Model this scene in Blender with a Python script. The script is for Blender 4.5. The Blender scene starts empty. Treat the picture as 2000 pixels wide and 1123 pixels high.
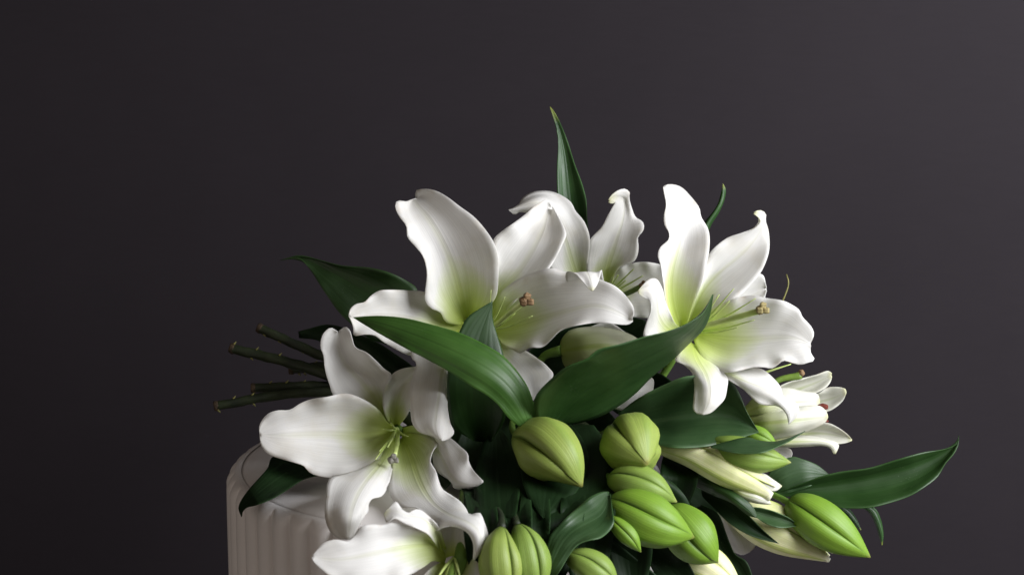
import bpy, math, random
from mathutils import Vector, Matrix

# ------------------------------------------------------------------ camera
scene = bpy.context.scene
COL = scene.collection
FOC, D0, PITCH = 80.0, 1.6, math.radians(12.8)
U = D0 * 36.0 / (2000.0 * FOC)             # one unit of the tracing grid, in metres, at the bouquet
H = 0.46                                   # height of the stool top
FWD = Vector((0, math.cos(PITCH), -math.sin(PITCH)))
UPV = Vector((0, math.sin(PITCH), math.cos(PITCH)))
RGT = Vector((1, 0, 0))
def ray(x, y):
    k = 36.0 / (2000.0 * FOC)
    return FWD + RGT * ((x - 1000.0) * k) - UPV * ((y - 561.5) * k)
STOOL_PX = (868, 892)
CAM = Vector((0, 0, H)) - ray(*STOOL_PX) * D0
cam_data = bpy.data.cameras.new('camera')
cam = bpy.data.objects.new('camera', cam_data)
COL.objects.link(cam)
cam.location = CAM
cam.rotation_euler = (math.pi / 2 - PITCH, 0, 0)
cam_data.lens = FOC
cam_data.sensor_width = 36.0
cam_data.clip_start = 0.05
cam_data.clip_end = 50
cam_data.dof.use_dof = True
cam_data.dof.focus_distance = D0 - 130 * U
cam_data.dof.aperture_fstop = 9.0
scene.camera = cam

# ------------------------------------------------------------------ light
world = bpy.data.worlds.new('World')
scene.world = world
world.use_nodes = True
bg = world.node_tree.nodes['Background']
bg.inputs['Color'].default_value = (1.0, 0.84, 0.73, 1)
bg.inputs['Strength'].default_value = 0.115

def area(name, loc, target, sx, sy, watts, color):
    ld = bpy.data.lights.new(name, 'AREA')
    ld.shape = 'RECTANGLE'
    ld.size, ld.size_y = sx, sy
    ld.energy = watts
    ld.color = color
    o = bpy.data.objects.new(name, ld)
    COL.objects.link(o)
    o.location = loc
    o.rotation_euler = (Vector(target) - Vector(loc)).to_track_quat('-Z', 'Y').to_euler()
    return o
area('window_light', (1.10, -0.50, H + 0.54), (0.42, 0.10, H + 0.00), 0.85, 0.85, 36.0, (0.94, 0.95, 1.0))

area('room_fill', (-1.15, -1.25, H + 0.05), (-0.05, 0.0, H), 1.0, 1.0, 2.2, (1.0, 0.88, 0.79))  # added fill lamp, lifts the stool and the shadow side

scene.view_settings.view_transform = 'Standard'
scene.view_settings.look = 'None'
scene.view_settings.exposure = 0
scene.view_settings.gamma = 1
scene.render.engine = 'CYCLES'

# ------------------------------------------------------------------ helpers
def P(x, y, w=0.0):
    """Grid point (x across, y down, w towards the front) to world."""
    return CAM + ray(x, y) * (D0 - w * U)

def push(x, y, w):
    """How far a point must come forward to lie on the stool instead of inside it."""
    d = ray(x, y)
    k = 0.0
    while k < 600:
        p = CAM + d * (D0 - (w + k) * U)
        if p.z > H + .007 or p.x * p.x + p.y * p.y > (425 * U + .008) ** 2:
            break
        k += 2
    return k

def link(o, parent=None):
    COL.objects.link(o)
    if parent is not None:
        o.parent = parent
        o.matrix_parent_inverse = Matrix.Identity(4)
        o.location = -(parent.location if parent.parent is None else Vector((0, 0, 0)))
    return o

def mesh_obj(name, verts, faces, mat, parent=None, uvs=None, smooth=True):
    me = bpy.data.meshes.new(name)
    me.from_pydata([tuple(v) for v in verts], [], faces)
    if smooth:
        me.polygons.foreach_set('use_smooth', [True] * len(me.polygons))
    if uvs is not None:
        uvl = me.uv_layers.new(name='UVMap')
        for p in me.polygons:
            for li, vi in zip(p.loop_indices, p.vertices):
                uvl.data[li].uv = uvs[vi]
    me.materials.append(mat)
    me.update()
    return link(bpy.data.objects.new(name, me), parent)

def empty(name, loc, label, cat, group=None):
    o = bpy.data.objects.new(name, None)
    o.empty_display_size = 0.02
    COL.objects.link(o)
    o.location = loc
    o['label'] = label
    o['category'] = cat
    if group:
        o['group'] = group
    return o

def catmull(pts, n):
    """n points spread evenly along a smooth curve through pts (any dimension)."""
    pts = [tuple(float(c) for c in p) for p in pts]
    if len(pts) == 2:
        dense = [tuple(a + (b - a) * i / 40 for a, b in zip(*pts)) for i in range(41)]
    else:
        dense = []
        ext = [tuple(2 * a - b for a, b in zip(pts[0], pts[1]))] + pts + \
              [tuple(2 * a - b for a, b in zip(pts[-1], pts[-2]))]
        for i in range(1, len(ext) - 2):
            p0, p1, p2, p3 = ext[i - 1:i + 3]
            d1 = max(math.dist(p0, p1), 1e-6) ** .5
            d2 = max(math.dist(p1, p2), 1e-6) ** .5
            d3 = max(math.dist(p2, p3), 1e-6) ** .5
            for s in range(14):
                t = s / 14
                out = []
                for a, b, c, d in zip(p0, p1, p2, p3):
                    m1 = (c - b) + d2 * ((b - a) / d1 - (c - a) / (d1 + d2))
                    m2 = (c - b) + d2 * ((d - c) / d3 - (d - b) / (d2 + d3))
                    out.append((2*t**3 - 3*t*t + 1) * b + (t**3 - 2*t*t + t) * m1
                               + (-2*t**3 + 3*t*t) * c + (t**3 - t*t) * m2)
                dense.append(tuple(out))
        dense.append(pts[-1])
    acc = [0.0]
    for a, b in zip(dense, dense[1:]):
        acc.append(acc[-1] + math.dist(a, b))
    tot = acc[-1]
    res, j = [], 0
    for i in range(n):
        s = tot * i / (n - 1)
        while j < len(acc) - 2 and acc[j + 1] < s:
            j += 1
        f = (s - acc[j]) / max(acc[j + 1] - acc[j], 1e-9)
        res.append(tuple(a + (b - a) * f for a, b in zip(dense[j], dense[j + 1])))
    return res

def prof(vals, t):
    if not isinstance(vals, (list, tuple)):
        return float(vals)
    x = t * (len(vals) - 1)
    i = min(int(x), len(vals) - 2)
    f = x - i
    f = f * f * (3 - 2 * f) * .5 + f * .5
    return vals[i] + (vals[i + 1] - vals[i]) * f

rng = random.Random(7)

def blade(name, L, M, R, wL, wM, wR, mat, parent, thick=0.0005, ruffle=0.0, freq=5.0, rows=44, half=9, keel=0.0):
    """A petal or leaf: left edge, midrib and right edge, each a smooth space curve from base to tip."""
    l = [(x, y, prof(wL, i / (rows - 1))) for i, (x, y) in enumerate(catmull(L, rows))]
    m = [(x, y, prof(wM, i / (rows - 1))) for i, (x, y) in enumerate(catmull(M, rows))]
    r = [(x, y, prof(wR, i / (rows - 1))) for i, (x, y) in enumerate(catmull(R, rows))]
    def lowpass(c, k=5):
        out = []
        for i in range(rows):
            kk = min(k, i, rows - 1 - i)
            seg = c[i - kk:i + kk + 1]
            out.append(tuple(sum(q[d] for q in seg) / len(seg) for d in range(3)))
        return out
    ls, rs = lowpass(lowpass(l)), lowpass(lowpass(r))
    m = lowpass(m, 3)
    grid, uvs, faces = [], [], []
    ph1, ph2 = rng.random() * 6.28, rng.random() * 6.28
    nc = 2 * half + 1
    for i in range(rows):
        t = i / (rows - 1)
        a, b, c = Vector(ls[i]), Vector(m[i]), Vector(rs[i])
        ea, ec = Vector(l[i]) - a, Vector(r[i]) - c
        da, dc = (b - a).length, (c - b).length
        tg = c - a
        tg = tg.normalized() if tg.length > 1e-6 else tg
        tm = tg * (1.6 * min(da, dc)) * (1 - keel)
        ta, tc = (b - a), (c - b)
        for j in range(nc):
            s = (j - half) / half
            if j <= half:
                q = j / half
                p0, p1, m0, m1 = a, b, ta * 1.1, tm
            else:
                q = (j - half) / half
                p0, p1, m0, m1 = b, c, tm, tc * 1.1
            p = p0 * (2*q**3 - 3*q*q + 1) + m0 * (q**3 - 2*q*q + q) + p1 * (-2*q**3 + 3*q*q) + m1 * (q**3 - q*q)
            p += (ea if s < 0 else ec) * abs(s) ** 3.2
            if ruffle:
                env = math.sin(min(1, t * 1.08) * math.pi) ** .6
                sh = abs(s) ** 2.5
                k = ph1 if s < 0 else ph2
                p.z += ruffle * env * sh * (math.sin(freq * 6.28 * t + k) + .5 * math.sin(freq * 11.3 * t + 2 * k))
                p.z += ruffle * .25 * env * math.sin(7 * s + 4 * t + k * 0 + ph1) * math.sin(9 * t + ph2)
            grid.append(p)
            uvs.append((t, j / (nc - 1)))
    need = [max(push(*grid[i * nc + j]) for j in range(0, nc, 2)) for i in range(rows)]
    if max(need) > 0:
        env = [max(need[j] * math.cos(min(1, abs(i - j) / 7) * math.pi / 2) for j in range(rows)) for i in range(rows)]
        env = [max(sum(env[max(0, i - 2):i + 3]) / len(env[max(0, i - 2):i + 3]), need[i]) for i in range(rows)]
        for i in range(rows):
            for j in range(nc):
                grid[i * nc + j].z += env[i]
    verts = [P(*p) for p in grid]
    for i in range(rows - 1):
        for j in range(nc - 1):
            v = i * nc + j
            faces.append((v, v + 1, v + nc + 1, v + nc))
    o = mesh_obj(name, verts, faces, mat, parent, uvs)
    sd = o.modifiers.new('thickness', 'SOLIDIFY')
    sd.thickness = thick
    sd.offset = 0
    return o

def tube(name, pts, radii, mat, parent, n=12, rows=24, cap=True, lump=0.0):
    """pts (x, y, w) in the tracing grid; radii in grid units, interpolated."""
    c = [P(*p) for p in pts]
    c = [Vector(q) for q in catmull(c, rows)]
    verts, faces, uvs = [], [], []
    side = None
    for i in range(rows):
        d = (c[min(i + 1, rows - 1)] - c[max(i - 1, 0)]).normalized()
        if side is None:
            side = d.orthogonal().normalized()
        side = (side - d * side.dot(d)).normalized()
        up = d.cross(side)
        r = prof(radii, i / (rows - 1)) * U
        for j in range(n):
            a = 2 * math.pi * j / n
            rr = r * (1 + lump * (math.sin(3 * a + i * .9) * .5 + rng.uniform(-.5, .5)))
            verts.append(c[i] + (side * math.cos(a) + up * math.sin(a)) * rr)
            uvs.append((i / (rows - 1), j / n))
    for i in range(rows - 1):
        for j in range(n):
            k = (j + 1) % n
            faces.append((i * n + j, i * n + k, (i + 1) * n + k, (i + 1) * n + j))
    if cap:
        faces.append(tuple(range(n - 1, -1, -1)))
        faces.append(tuple((rows - 1) * n + j for j in range(n)))
    return mesh_obj(name, verts, faces, mat, parent, uvs)

def blob(name, centre, r, mat, parent, sq=(1, 1, 1), lump=.12, n=14):
    c = P(*centre)
    verts, faces = [], []
    ph = rng.random() * 6
    for i in range(n + 1):
        th = math.pi * i / n
        for j in range(n):
            a = 2 * math.pi * j / n
            k = 1 + lump * (math.sin(3 * a + ph) * math.sin(th) + .6 * math.sin(5 * th + ph))
            verts.append(c + Vector((sq[0] * math.sin(th) * math.cos(a), sq[1] * math.sin(th) * math.sin(a),
                                     sq[2] * math.cos(th))) * (r * U * k))
    for i in range(n):
        for j in range(n):
            k = (j + 1) % n
            faces.append((i * n + j, i * n + k, (i + 1) * n + k, (i + 1) * n + j))
    return mesh_obj(name, verts, faces, mat, parent)

# ------------------------------------------------------------------ materials
class Nodes:
    def __init__(self, name):
        self.m = bpy.data.materials.new(name)
        self.m.use_nodes = True
        self.t = self.m.node_tree
        self.b = self.t.nodes['Principled BSDF']
        self.out = self.t.nodes['Material Output']
    def n(self, kind, **kw):
        nd = self.t.nodes.new(kind)
        for k, v in kw.items():
            if k in nd.inputs:
                nd.inputs[k].default_value = v
            else:
                setattr(nd, k, v)
        return nd
    def l(self, a, b):
        self.t.links.new(a, b)
    def math(self, op, a, b=None, clamp=False):
        nd = self.n('ShaderNodeMath', operation=op)
        nd.use_clamp = clamp
        for i, v in enumerate((a, b)):
            if v is None:
                continue
            if hasattr(v, 'is_linked'):
                self.l(v, nd.inputs[i])
            else:
                nd.inputs[i].default_value = v
        return nd.outputs[0]
    def ramp(self, fac, stops):
        nd = self.n('ShaderNodeValToRGB')
        while len(nd.color_ramp.elements) < len(stops):
            nd.color_ramp.elements.new(0.5)
        for e, (p, c) in zip(nd.color_ramp.elements, stops):
            e.position = p
            e.color = (*c, 1) if len(c) == 3 else c
        self.l(fac, nd.inputs[0])
        return nd.outputs[0]
    def mix(self, fac, a, b):
        nd = self.n('ShaderNodeMix', data_type='RGBA')
        for s, v in ((nd.inputs[0], fac), (nd.inputs[6], a), (nd.inputs[7], b)):
            if hasattr(v, 'is_linked'):
                self.l(v, s)
            else:
                s.default_value = v if not isinstance(v, tuple) else ((*v, 1) if len(v) == 3 else v)
        return nd.outputs[2]
    def uv(self, scale=(1, 1, 1)):
        tc = self.n('ShaderNodeUVMap')
        tc.uv_map = 'UVMap'
        mp = self.n('ShaderNodeMapping')
        mp.inputs['Scale'].default_value = scale
        self.l(tc.outputs[0], mp.inputs[0])
        return mp.outputs[0], tc.outputs[0]

def petal_material(name, base=(.88, .87, .83), throat=(.55, .68, .07), reach=.48, trans=.34, green=(.56, .58, .30), stripe=.42, tip=0.0):
    N = Nodes(name)
    vec, raw = N.uv((1.6, 44, 1))
    sep = N.n('ShaderNodeSeparateXYZ')
    N.l(raw, sep.inputs[0])
    t = sep.outputs[0]
    s = N.math('ABSOLUTE', N.math('SUBTRACT', sep.outputs[1], .5))      # 0 at the midrib, .5 at the edge
    fib = N.n('ShaderNodeTexNoise', Scale=1.0, Detail=4.0, Roughness=.55)
    N.l(vec, fib.inputs['Vector'])
    # throat tint: strong near the base, running up along the midrib
    wob = N.math('MULTIPLY', N.math('SUBTRACT', fib.outputs[0], .5), .10)
    lim = N.math('SUBTRACT', reach, N.math('MULTIPLY', s, reach * 1.15))
    q = N.math('DIVIDE', N.math('ADD', t, wob), lim)
    thr = N.ramp(q, [(0.0, (.95,) * 3), (.45, (.62,) * 3), (1.0, (0,) * 3)])
    midl = N.ramp(s, [(0.0, (1,) * 3), (.018, (.75,) * 3), (.05, (0,) * 3)])
    fade = N.ramp(t, [(0.0, (1,) * 3), (.6, (.6,) * 3), (1.0, (.12,) * 3)])
    ml = N.math('MULTIPLY', N.math('MULTIPLY', midl, fade), stripe)
    c0 = N.mix(N.ramp(fib.outputs[0], [(.35, (0,) * 3), (.7, (1,) * 3)]), tuple(c * .90 for c in base), base)
    tco = N.n('ShaderNodeTexCoord')
    blot = N.n('ShaderNodeTexNoise', Scale=34.0, Detail=6.0, Roughness=.65)
    N.l(tco.outputs['Object'], blot.inputs['Vector'])
    c0 = N.mix(N.ramp(blot.outputs[0], [(.5, (0,) * 3), (.78, (.5,) * 3)]), c0, (.74, .69, .56))
    bru = N.n('ShaderNodeTexNoise', Scale=95.0, Detail=5.0)
    N.l(tco.outputs['Object'], bru.inputs['Vector'])
    edge = N.ramp(s, [(.40, (0,) * 3), (.5, (1,) * 3)])
    c0 = N.mix(N.math('MULTIPLY', edge, N.ramp(bru.outputs[0], [(.54, (0,) * 3), (.74, (.55,) * 3)])), c0, (.50, .40, .26))
    c1 = N.mix(ml, c0, green)
    c2 = N.mix(thr, c1, throat)
    if tip:
        tp = N.ramp(t, [(1 - tip, (0,) * 3), (1.0, (.6,) * 3)])
        c2 = N.mix(tp, c2, (.62, .62, .25))
    N.l(c2, N.b.inputs['Base Color'])
    N.b.inputs['Roughness'].default_value = .48
    N.b.inputs['Specular IOR Level'].default_value = .3
    bump = N.n('ShaderNodeBump', Strength=.26, Distance=.001)
    crease = N.ramp(s, [(0.0, (.35,) * 3), (.012, (0,) * 3), (.035, (.95,) * 3), (.08, (.6,) * 3)])
    hsum = N.math('ADD', fib.outputs[0], N.math('MULTIPLY', crease, .8))
    N.l(hsum, bump.inputs['Height'])
    N.l(bump.outputs[0], N.b.inputs['Normal'])
    tr = N.n('ShaderNodeBsdfTranslucent')
    N.l(c2, tr.inputs['Color'])
    mx = N.n('ShaderNodeMixShader')
    mx.inputs[0].default_value = trans
    N.l(N.b.outputs[0], mx.inputs[1])
    N.l(tr.outputs[0], mx.inputs[2])
    N.l(mx.outputs[0], N.out.inputs['Surface'])
    return N.m

def leaf_material(name, dark, light, rough=.42, tipc=None, trans=.08, spec=.45):
    N = Nodes(name)
    vec, raw = N.uv((1.8, 30, 1))
    sep = N.n('ShaderNodeSeparateXYZ')
    N.l(raw, sep.inputs[0])
    fib = N.n('ShaderNodeTexNoise', Scale=1.0, Detail=3.0)
    N.l(vec, fib.inputs['Vector'])
    tc = N.n('ShaderNodeTexCoord')
    big = N.n('ShaderNodeTexNoise', Scale=38.0, Detail=3.0)
    N.l(tc.outputs['Object'], big.inputs['Vector'])
    f = N.math('ADD', N.math('MULTIPLY', fib.outputs[0], .4), N.math('MULTIPLY', big.outputs[0], .6))
    col = N.ramp(f, [(.36, dark), (.64, light)])
    s = N.math('ABSOLUTE', N.math('SUBTRACT', sep.outputs[1], .5))
    ed = N.ramp(s, [(.0, (0,) * 3), (.48, (0,) * 3), (.5, (.6,) * 3)])
    col = N.mix(ed, col, tuple(min(1, c * 1.9) for c in light))
    if tipc:
        col = N.mix(N.ramp(sep.outputs[0], [(.9, (0,) * 3), (.99, (1,) * 3)]), col, tipc)
    # dust specks, small and pale
    vor = N.n('ShaderNodeTexVoronoi', Scale=520.0)
    N.l(tc.outputs['Object'], vor.inputs['Vector'])
    pat = N.n('ShaderNodeTexNoise', Scale=30.0)
    N.l(tc.outputs['Object'], pat.inputs['Vector'])
    sp = N.math('MULTIPLY', N.ramp(vor.outputs['Distance'], [(.06, (1,) * 3), (.16, (0,) * 3)]),
                N.ramp(pat.outputs[0], [(.56, (0,) * 3), (.72, (.6,) * 3)]))
    col = N.mix(sp, col, (.25, .3, .22))
    N.l(col, N.b.inputs['Base Color'])
    N.l(N.ramp(big.outputs[0], [(.3, (rough - .06,) * 3), (.7, (rough + .12,) * 3)]), N.b.inputs['Roughness'])
    N.b.inputs['Specular IOR Level'].default_value = spec
    wv = N.n('ShaderNodeMath', operation='SINE')
    N.l(N.math('MULTIPLY', sep.outputs[1], 6.283 * 7), wv.inputs[0])
    mid = N.ramp(s, [(0, (0,) * 3), (.04, (1,) * 3)])
    hh = N.math('ADD', N.math('MULTIPLY', wv.outputs[0], .10), N.math('ADD', N.math('MULTIPLY', fib.outputs[0], .32), N.math('MULTIPLY', mid, .5)))
    bump = N.n('ShaderNodeBump', Strength=.34, Distance=.001)
    N.l(hh, bump.inputs['Height'])
    N.l(bump.outputs[0], N.b.inputs['Normal'])
    tr = N.n('ShaderNodeBsdfTranslucent')
    N.l(col, tr.inputs['Color'])
    mx = N.n('ShaderNodeMixShader')
    mx.inputs[0].default_value = trans
    N.l(N.b.outputs[0], mx.inputs[1])
    N.l(tr.outputs[0], mx.inputs[2])
    N.l(mx.outputs[0], N.out.inputs['Surface'])
    return N.m

def bud_material(name, body, rib, groove, tipc, rough=.5):
    N = Nodes(name)
    vec, raw = N.uv((1.3, 9, 1))
    sep = N.n('ShaderNodeSeparateXYZ')
    N.l(raw, sep.inputs[0])
    t, v = sep.outputs[0], sep.outputs[1]
    fib = N.n('ShaderNodeTexNoise', Scale=1.6, Detail=4.0)
    N.l(vec, fib.inputs['Vector'])
    s = N.math('ABSOLUTE', N.math('SUBTRACT', v, .5))
    col = N.ramp(N.math('ADD', s, N.math('MULTIPLY', N.math('SUBTRACT', fib.outputs[0], .5), .35)),
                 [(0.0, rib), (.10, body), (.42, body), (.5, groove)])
    rib2 = N.n('ShaderNodeTexNoise', Scale=1.0, Detail=3.0)
    v2, _ = N.uv((.7, 34, 1))
    N.l(v2, rib2.inputs['Vector'])
    col = N.mix(N.ramp(rib2.outputs[0], [(.42, (.0,) * 3), (.68, (.38,) * 3)]), col, tuple(min(1, c * 1.28) for c in body))
    tco = N.n('ShaderNodeTexCoord')
    blot = N.n('ShaderNodeTexNoise', Scale=60.0, Detail=4.0)
    N.l(tco.outputs['Object'], blot.inputs['Vector'])
    col = N.mix(N.ramp(blot.outputs[0], [(.45, (0,) * 3), (.72, (.45,) * 3)]), col, rib)
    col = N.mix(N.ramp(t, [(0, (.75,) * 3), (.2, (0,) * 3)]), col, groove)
    col = N.mix(N.ramp(t, [(.93, (0,) * 3), (1.0, (.8,) * 3)]), col, tipc)
    N.l(col, N.b.inputs['Base Color'])
    N.b.inputs['Roughness'].default_value = rough
    N.b.inputs['Specular IOR Level'].default_value = .4
    N.b.inputs['Subsurface Weight'].default_value = .12
    N.b.inputs['Subsurface Radius'].default_value = (.4, .6, .12)
    N.b.inputs['Subsurface Scale'].default_value = .006
    bump = N.n('ShaderNodeBump', Strength=.3, Distance=.001)
    N.l(rib2.outputs[0], bump.inputs['Height'])
    N.l(bump.outputs[0], N.b.inputs['Normal'])
    return N.m

def plain(name, c1, c2, scale=120., rough=.5, bump=.1, dist=.001, coord='Object', spec=.4):
    N = Nodes(name)
    tc = N.n('ShaderNodeTexCoord')
    nz = N.n('ShaderNodeTexNoise', Scale=scale, Detail=5.0)
    N.l(tc.outputs[coord], nz.inputs['Vector'])
    N.l(N.ramp(nz.outputs[0], [(.35, c1), (.65, c2)]), N.b.inputs['Base Color'])
    N.b.inputs['Roughness'].default_value = rough
    N.b.inputs['Specular IOR Level'].default_value = spec
    bp = N.n('ShaderNodeBump', Strength=bump, Distance=dist)
    N.l(nz.outputs[0], bp.inputs['Height'])
    N.l(bp.outputs[0], N.b.inputs['Normal'])
    return N.m

def wall_material():
    N = Nodes('dark_wall_paint')
    tc = N.n('ShaderNodeTexCoord')
    big = N.n('ShaderNodeTexNoise', Scale=2.2, Detail=4.0, Roughness=.6)
    N.l(tc.outputs['Object'], big.inputs['Vector'])
    mp = N.n('ShaderNodeMapping')
    mp.inputs['Scale'].default_value = (35, 35, 420)
    N.l(tc.outputs['Object'], mp.inputs[0])
    weave = N.n('ShaderNodeTexNoise', Scale=1.0, Detail=3.0)
    N.l(mp.outputs[0], weave.inputs['Vector'])
    f = N.math('ADD', N.math('MULTIPLY', big.outputs[0], .74), N.math('MULTIPLY', weave.outputs[0], .26))
    col = N.ramp(f, [(.36, (.0162, .0128, .0156)), (.64, (.0207, .0166, .0199))])
    vor = N.n('ShaderNodeTexVoronoi', Scale=9.0)
    N.l(tc.outputs['Object'], vor.inputs['Vector'])
    col = N.mix(N.ramp(vor.outputs['Distance'], [(.012, (.55,) * 3), (.022, (0,) * 3)]), col, (.024, .02, .025))
    N.l(col, N.b.inputs['Base Color'])
    N.b.inputs['Roughness'].default_value = .75
    N.b.inputs['Specular IOR Level'].default_value = .2
    bp = N.n('ShaderNodeBump', Strength=.1, Distance=.0008)
    N.l(weave.outputs[0], bp.inputs['Height'])
    N.l(bp.outputs[0], N.b.inputs['Normal'])
    return N.m

PETAL = petal_material('white_lily_petal')
PETAL_TIP = petal_material('white_lily_petal_green_tip', tip=.10)
PETAL_D = petal_material('white_lily_petal_yellow_throat', throat=(.74, .88, .16), reach=.62, trans=.30)
PETAL_OUT = petal_material('lily_petal_outside', base=(.72, .73, .56), throat=(.34, .42, .07), reach=.75, green=(.26, .36, .05), stripe=.9)
PETAL_HALF = petal_material('half_open_lily_petal', base=(.82, .82, .72), throat=(.45, .52, .12), reach=.7, green=(.36, .46, .08), stripe=.75, tip=.06)
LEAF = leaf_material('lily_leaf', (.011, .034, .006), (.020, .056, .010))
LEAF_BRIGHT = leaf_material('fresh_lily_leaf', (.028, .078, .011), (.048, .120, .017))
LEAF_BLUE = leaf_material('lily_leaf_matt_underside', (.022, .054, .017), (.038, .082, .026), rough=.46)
LEAF_SHADED = leaf_material('shaded_lily_leaf', (.005, .016, .004), (.009, .026, .006), rough=.55, spec=.2)  # leaf green darkened, shade of the bouquet's interior put into the colour
LEAF_TIP = leaf_material('lily_leaf_yellow_tip', (.014, .050, .010), (.028, .082, .016), tipc=(.22, .26, .04))
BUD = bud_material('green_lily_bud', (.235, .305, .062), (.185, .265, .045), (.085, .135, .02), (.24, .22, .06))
BUD_BRIGHT = bud_material('bright_green_lily_bud', (.155, .275, .024), (.125, .235, .020), (.055, .115, .010), (.20, .20, .05))  # buds of a more saturated green
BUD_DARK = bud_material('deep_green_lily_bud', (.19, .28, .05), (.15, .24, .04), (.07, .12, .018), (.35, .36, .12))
BUD_PALE = bud_material('pale_opening_lily_bud', (.70, .70, .40), (.42, .50, .10), (.34, .42, .08), (.82, .80, .66))
STEM = plain('lily_stem_skin', (.010, .016, .006), (.022, .032, .010), 90, .6, .3)
STEM_GREEN = plain('fresh_stalk_green', (.10, .19, .03), (.15, .26, .04), 70, .42, .15)
CUT = plain('dried_stem_cut', (.035, .022, .012), (.07, .045, .022), 400, .8, .4)
SCAR = plain('leaf_scar', (.13, .13, .035), (.22, .20, .055), 300, .6, .3)
STYLE = plain('pale_green_style', (.52, .66, .18), (.66, .78, .28), 90, .35, .05)
STYLE_DARK = plain('green_style', (.10, .17, .03), (.16, .25, .04), 90, .4, .05)
FILA = plain('pale_green_filament', (.46, .58, .16), (.58, .68, .26), 90, .4, .05)
STIGMA = plain('brown_stigma', (.13, .075, .032), (.25, .155, .075), 260, .7, .5)
STIGMA_TAN = plain('tan_stigma', (.22, .18, .07), (.34, .28, .12), 260, .7, .4)
STIGMA_GREY = plain('grey_stigma', (.20, .19, .16), (.30, .29, .24), 260, .7, .4)
ANTHER = plain('dark_red_anther', (.09, .012, .008), (.16, .03, .015), 300, .8, .4)
CERAMIC = plain('white_ceramic', (.80, .765, .735), (.86, .825, .795), 14, .5, .05, .002)

# ------------------------------------------------------------------ setting
WALL_Y = 0.46
wall_mat = wall_material()
wall = mesh_obj('wall', [(-3, WALL_Y, -.2), (3, WALL_Y, -.2), (3, WALL_Y, 3), (-3, WALL_Y, 3),
                         (-3, WALL_Y + .1, -.2), (3, WALL_Y + .1, -.2), (3, WALL_Y + .1, 3), (-3, WALL_Y + .1, 3)],
                [(0, 1, 2, 3), (7, 6, 5, 4), (0, 4, 5, 1), (3, 2, 6, 7), (1, 5, 6, 2), (0, 3, 7, 4)], wall_mat, smooth=False)
wall['kind'] = 'structure'
floor_mat = plain('dark_floor', (.030, .026, .026), (.045, .04, .04), 6, .6, .1)
floor = mesh_obj('floor', [(-3, -3, 0), (3, -3, 0), (3, WALL_Y, 0), (-3, WALL_Y, 0)], [(0, 1, 2, 3)], floor_mat, smooth=False)
floor['kind'] = 'structure'

# ------------------------------------------------------------------ fluted stool
def build_stool():
    root = empty('fluted_stool', (0, 0, 0), 'round white fluted ceramic stool with smooth rounded top under the lilies', 'stool')
    R = 425 * U
    nf, per = 52, 16
    n = nf * per
    prof_pts = []                               # (radius factor offset, z, flute amount)
    edge = 0.011
    prof_pts.append((R - .010, 0.0, 0.0))
    prof_pts.append((R - .003, .006, .5))
    prof_pts.append((R, .016, 1.0))
    for k in range(1, 7):
        prof_pts.append((R, .016 + (H - .016 - edge - .022) * k / 6, 1.0))
    for k in range(1, 9):                       # rounded shoulder, flutes run out on it
        a = math.pi / 2 * k / 8
        f = max(0.0, 1 - k / 6.0)
        prof_pts.append((R - edge * (1 - math.cos(a)), H - edge - .006 + edge * math.sin(a) * 1.1, f))
    zt = prof_pts[-1][1]
    verts, faces = [], []
    for (r, z, f) in prof_pts:
        for j in range(n):
            a = 2 * math.pi * j / n
            ph = (j % per) / per
            d = -.0085 * (1 - abs(math.sin(math.pi * ph)) ** .42)
            rr = r + d * f
            verts.append((rr * math.cos(a), rr * math.sin(a), z))
    m = len(prof_pts)
    for i in range(m - 1):
        for j in range(n):
            k = (j + 1) % n
            faces.append((i * n + j, i * n + k, (i + 1) * n + k, (i + 1) * n + j))
    faces.append(tuple(range(n - 1, -1, -1)))
    mesh_obj('fluted_side', verts, faces, CERAMIC, root)
    # top slab: slightly domed disc seated in the shoulder
    verts, faces = [], []
    rt = R - edge + .001
    pts = [(rt, zt - .012), (rt, zt - .001), (rt - .004, zt + .0005), (rt - .010, zt + .0016), (rt - .016, zt + .0026),
           (rt - .024, zt + .0031), (rt * .5, zt + .0034), (.004, zt + .0035)]
    n2 = 128
    for (r, z) in pts:
        for j in range(n2):
            a = 2 * math.pi * j / n2
            verts.append((r * math.cos(a), r * math.sin(a), z))
    for i in range(len(pts) - 1):
        for j in range(n2):
            k = (j + 1) % n2
            faces.append((i * n2 + j, i * n2 + k, (i + 1) * n2 + k, (i + 1) * n2 + j))
    faces.append(tuple((len(pts) - 1) * n2 + j for j in range(n2)))
    faces.append(tuple(range(n2 - 1, -1, -1)))
    mesh_obj('top', verts, faces, CERAMIC, root)
build_stool()

# ------------------------------------------------------------------ lily stems
GROUP = 'cut lily stems of the bouquet'
def lily_stem(path, radii, label):
    base = P(*path[0])
    root = empty('lily_stem', base, label, 'lily', GROUP)
    st = tube('stem', path, radii, STEM, root, n=14, rows=90, lump=.15)
    # the dried cut face and the pale scars where leaves were stripped
    a, b = Vector(path[0]), Vector(path[1])
    d = (b - a).normalized()
    tube('cut_end', [tuple(a - d * 2), tuple(a + d * 7)], [radii[0] * 1.02, radii[0] * 1.12, radii[0] * 1.06], CUT, st, n=14, rows=5, lump=.08)
    r2 = random.Random(int(path[0][0]))
    L = (b - a).length
    for k in range(4):
        q = a + d * L * (.16 + .8 * k / 4 + r2.uniform(-.12, .12))
        sgn = r2.choice((-1, 1))
        rr = radii[0]
        o = q + Vector((0, sgn * rr * .95, rr * .35))
        tube('leaf_scar', [tuple(o), tuple(o + Vector((3, sgn * 2.5, .5))), tuple(o + Vector((5, sgn * 5.5, 0)))], [2.4, 1.6, .5], SCAR, st, n=6, rows=5)
    return root

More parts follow.
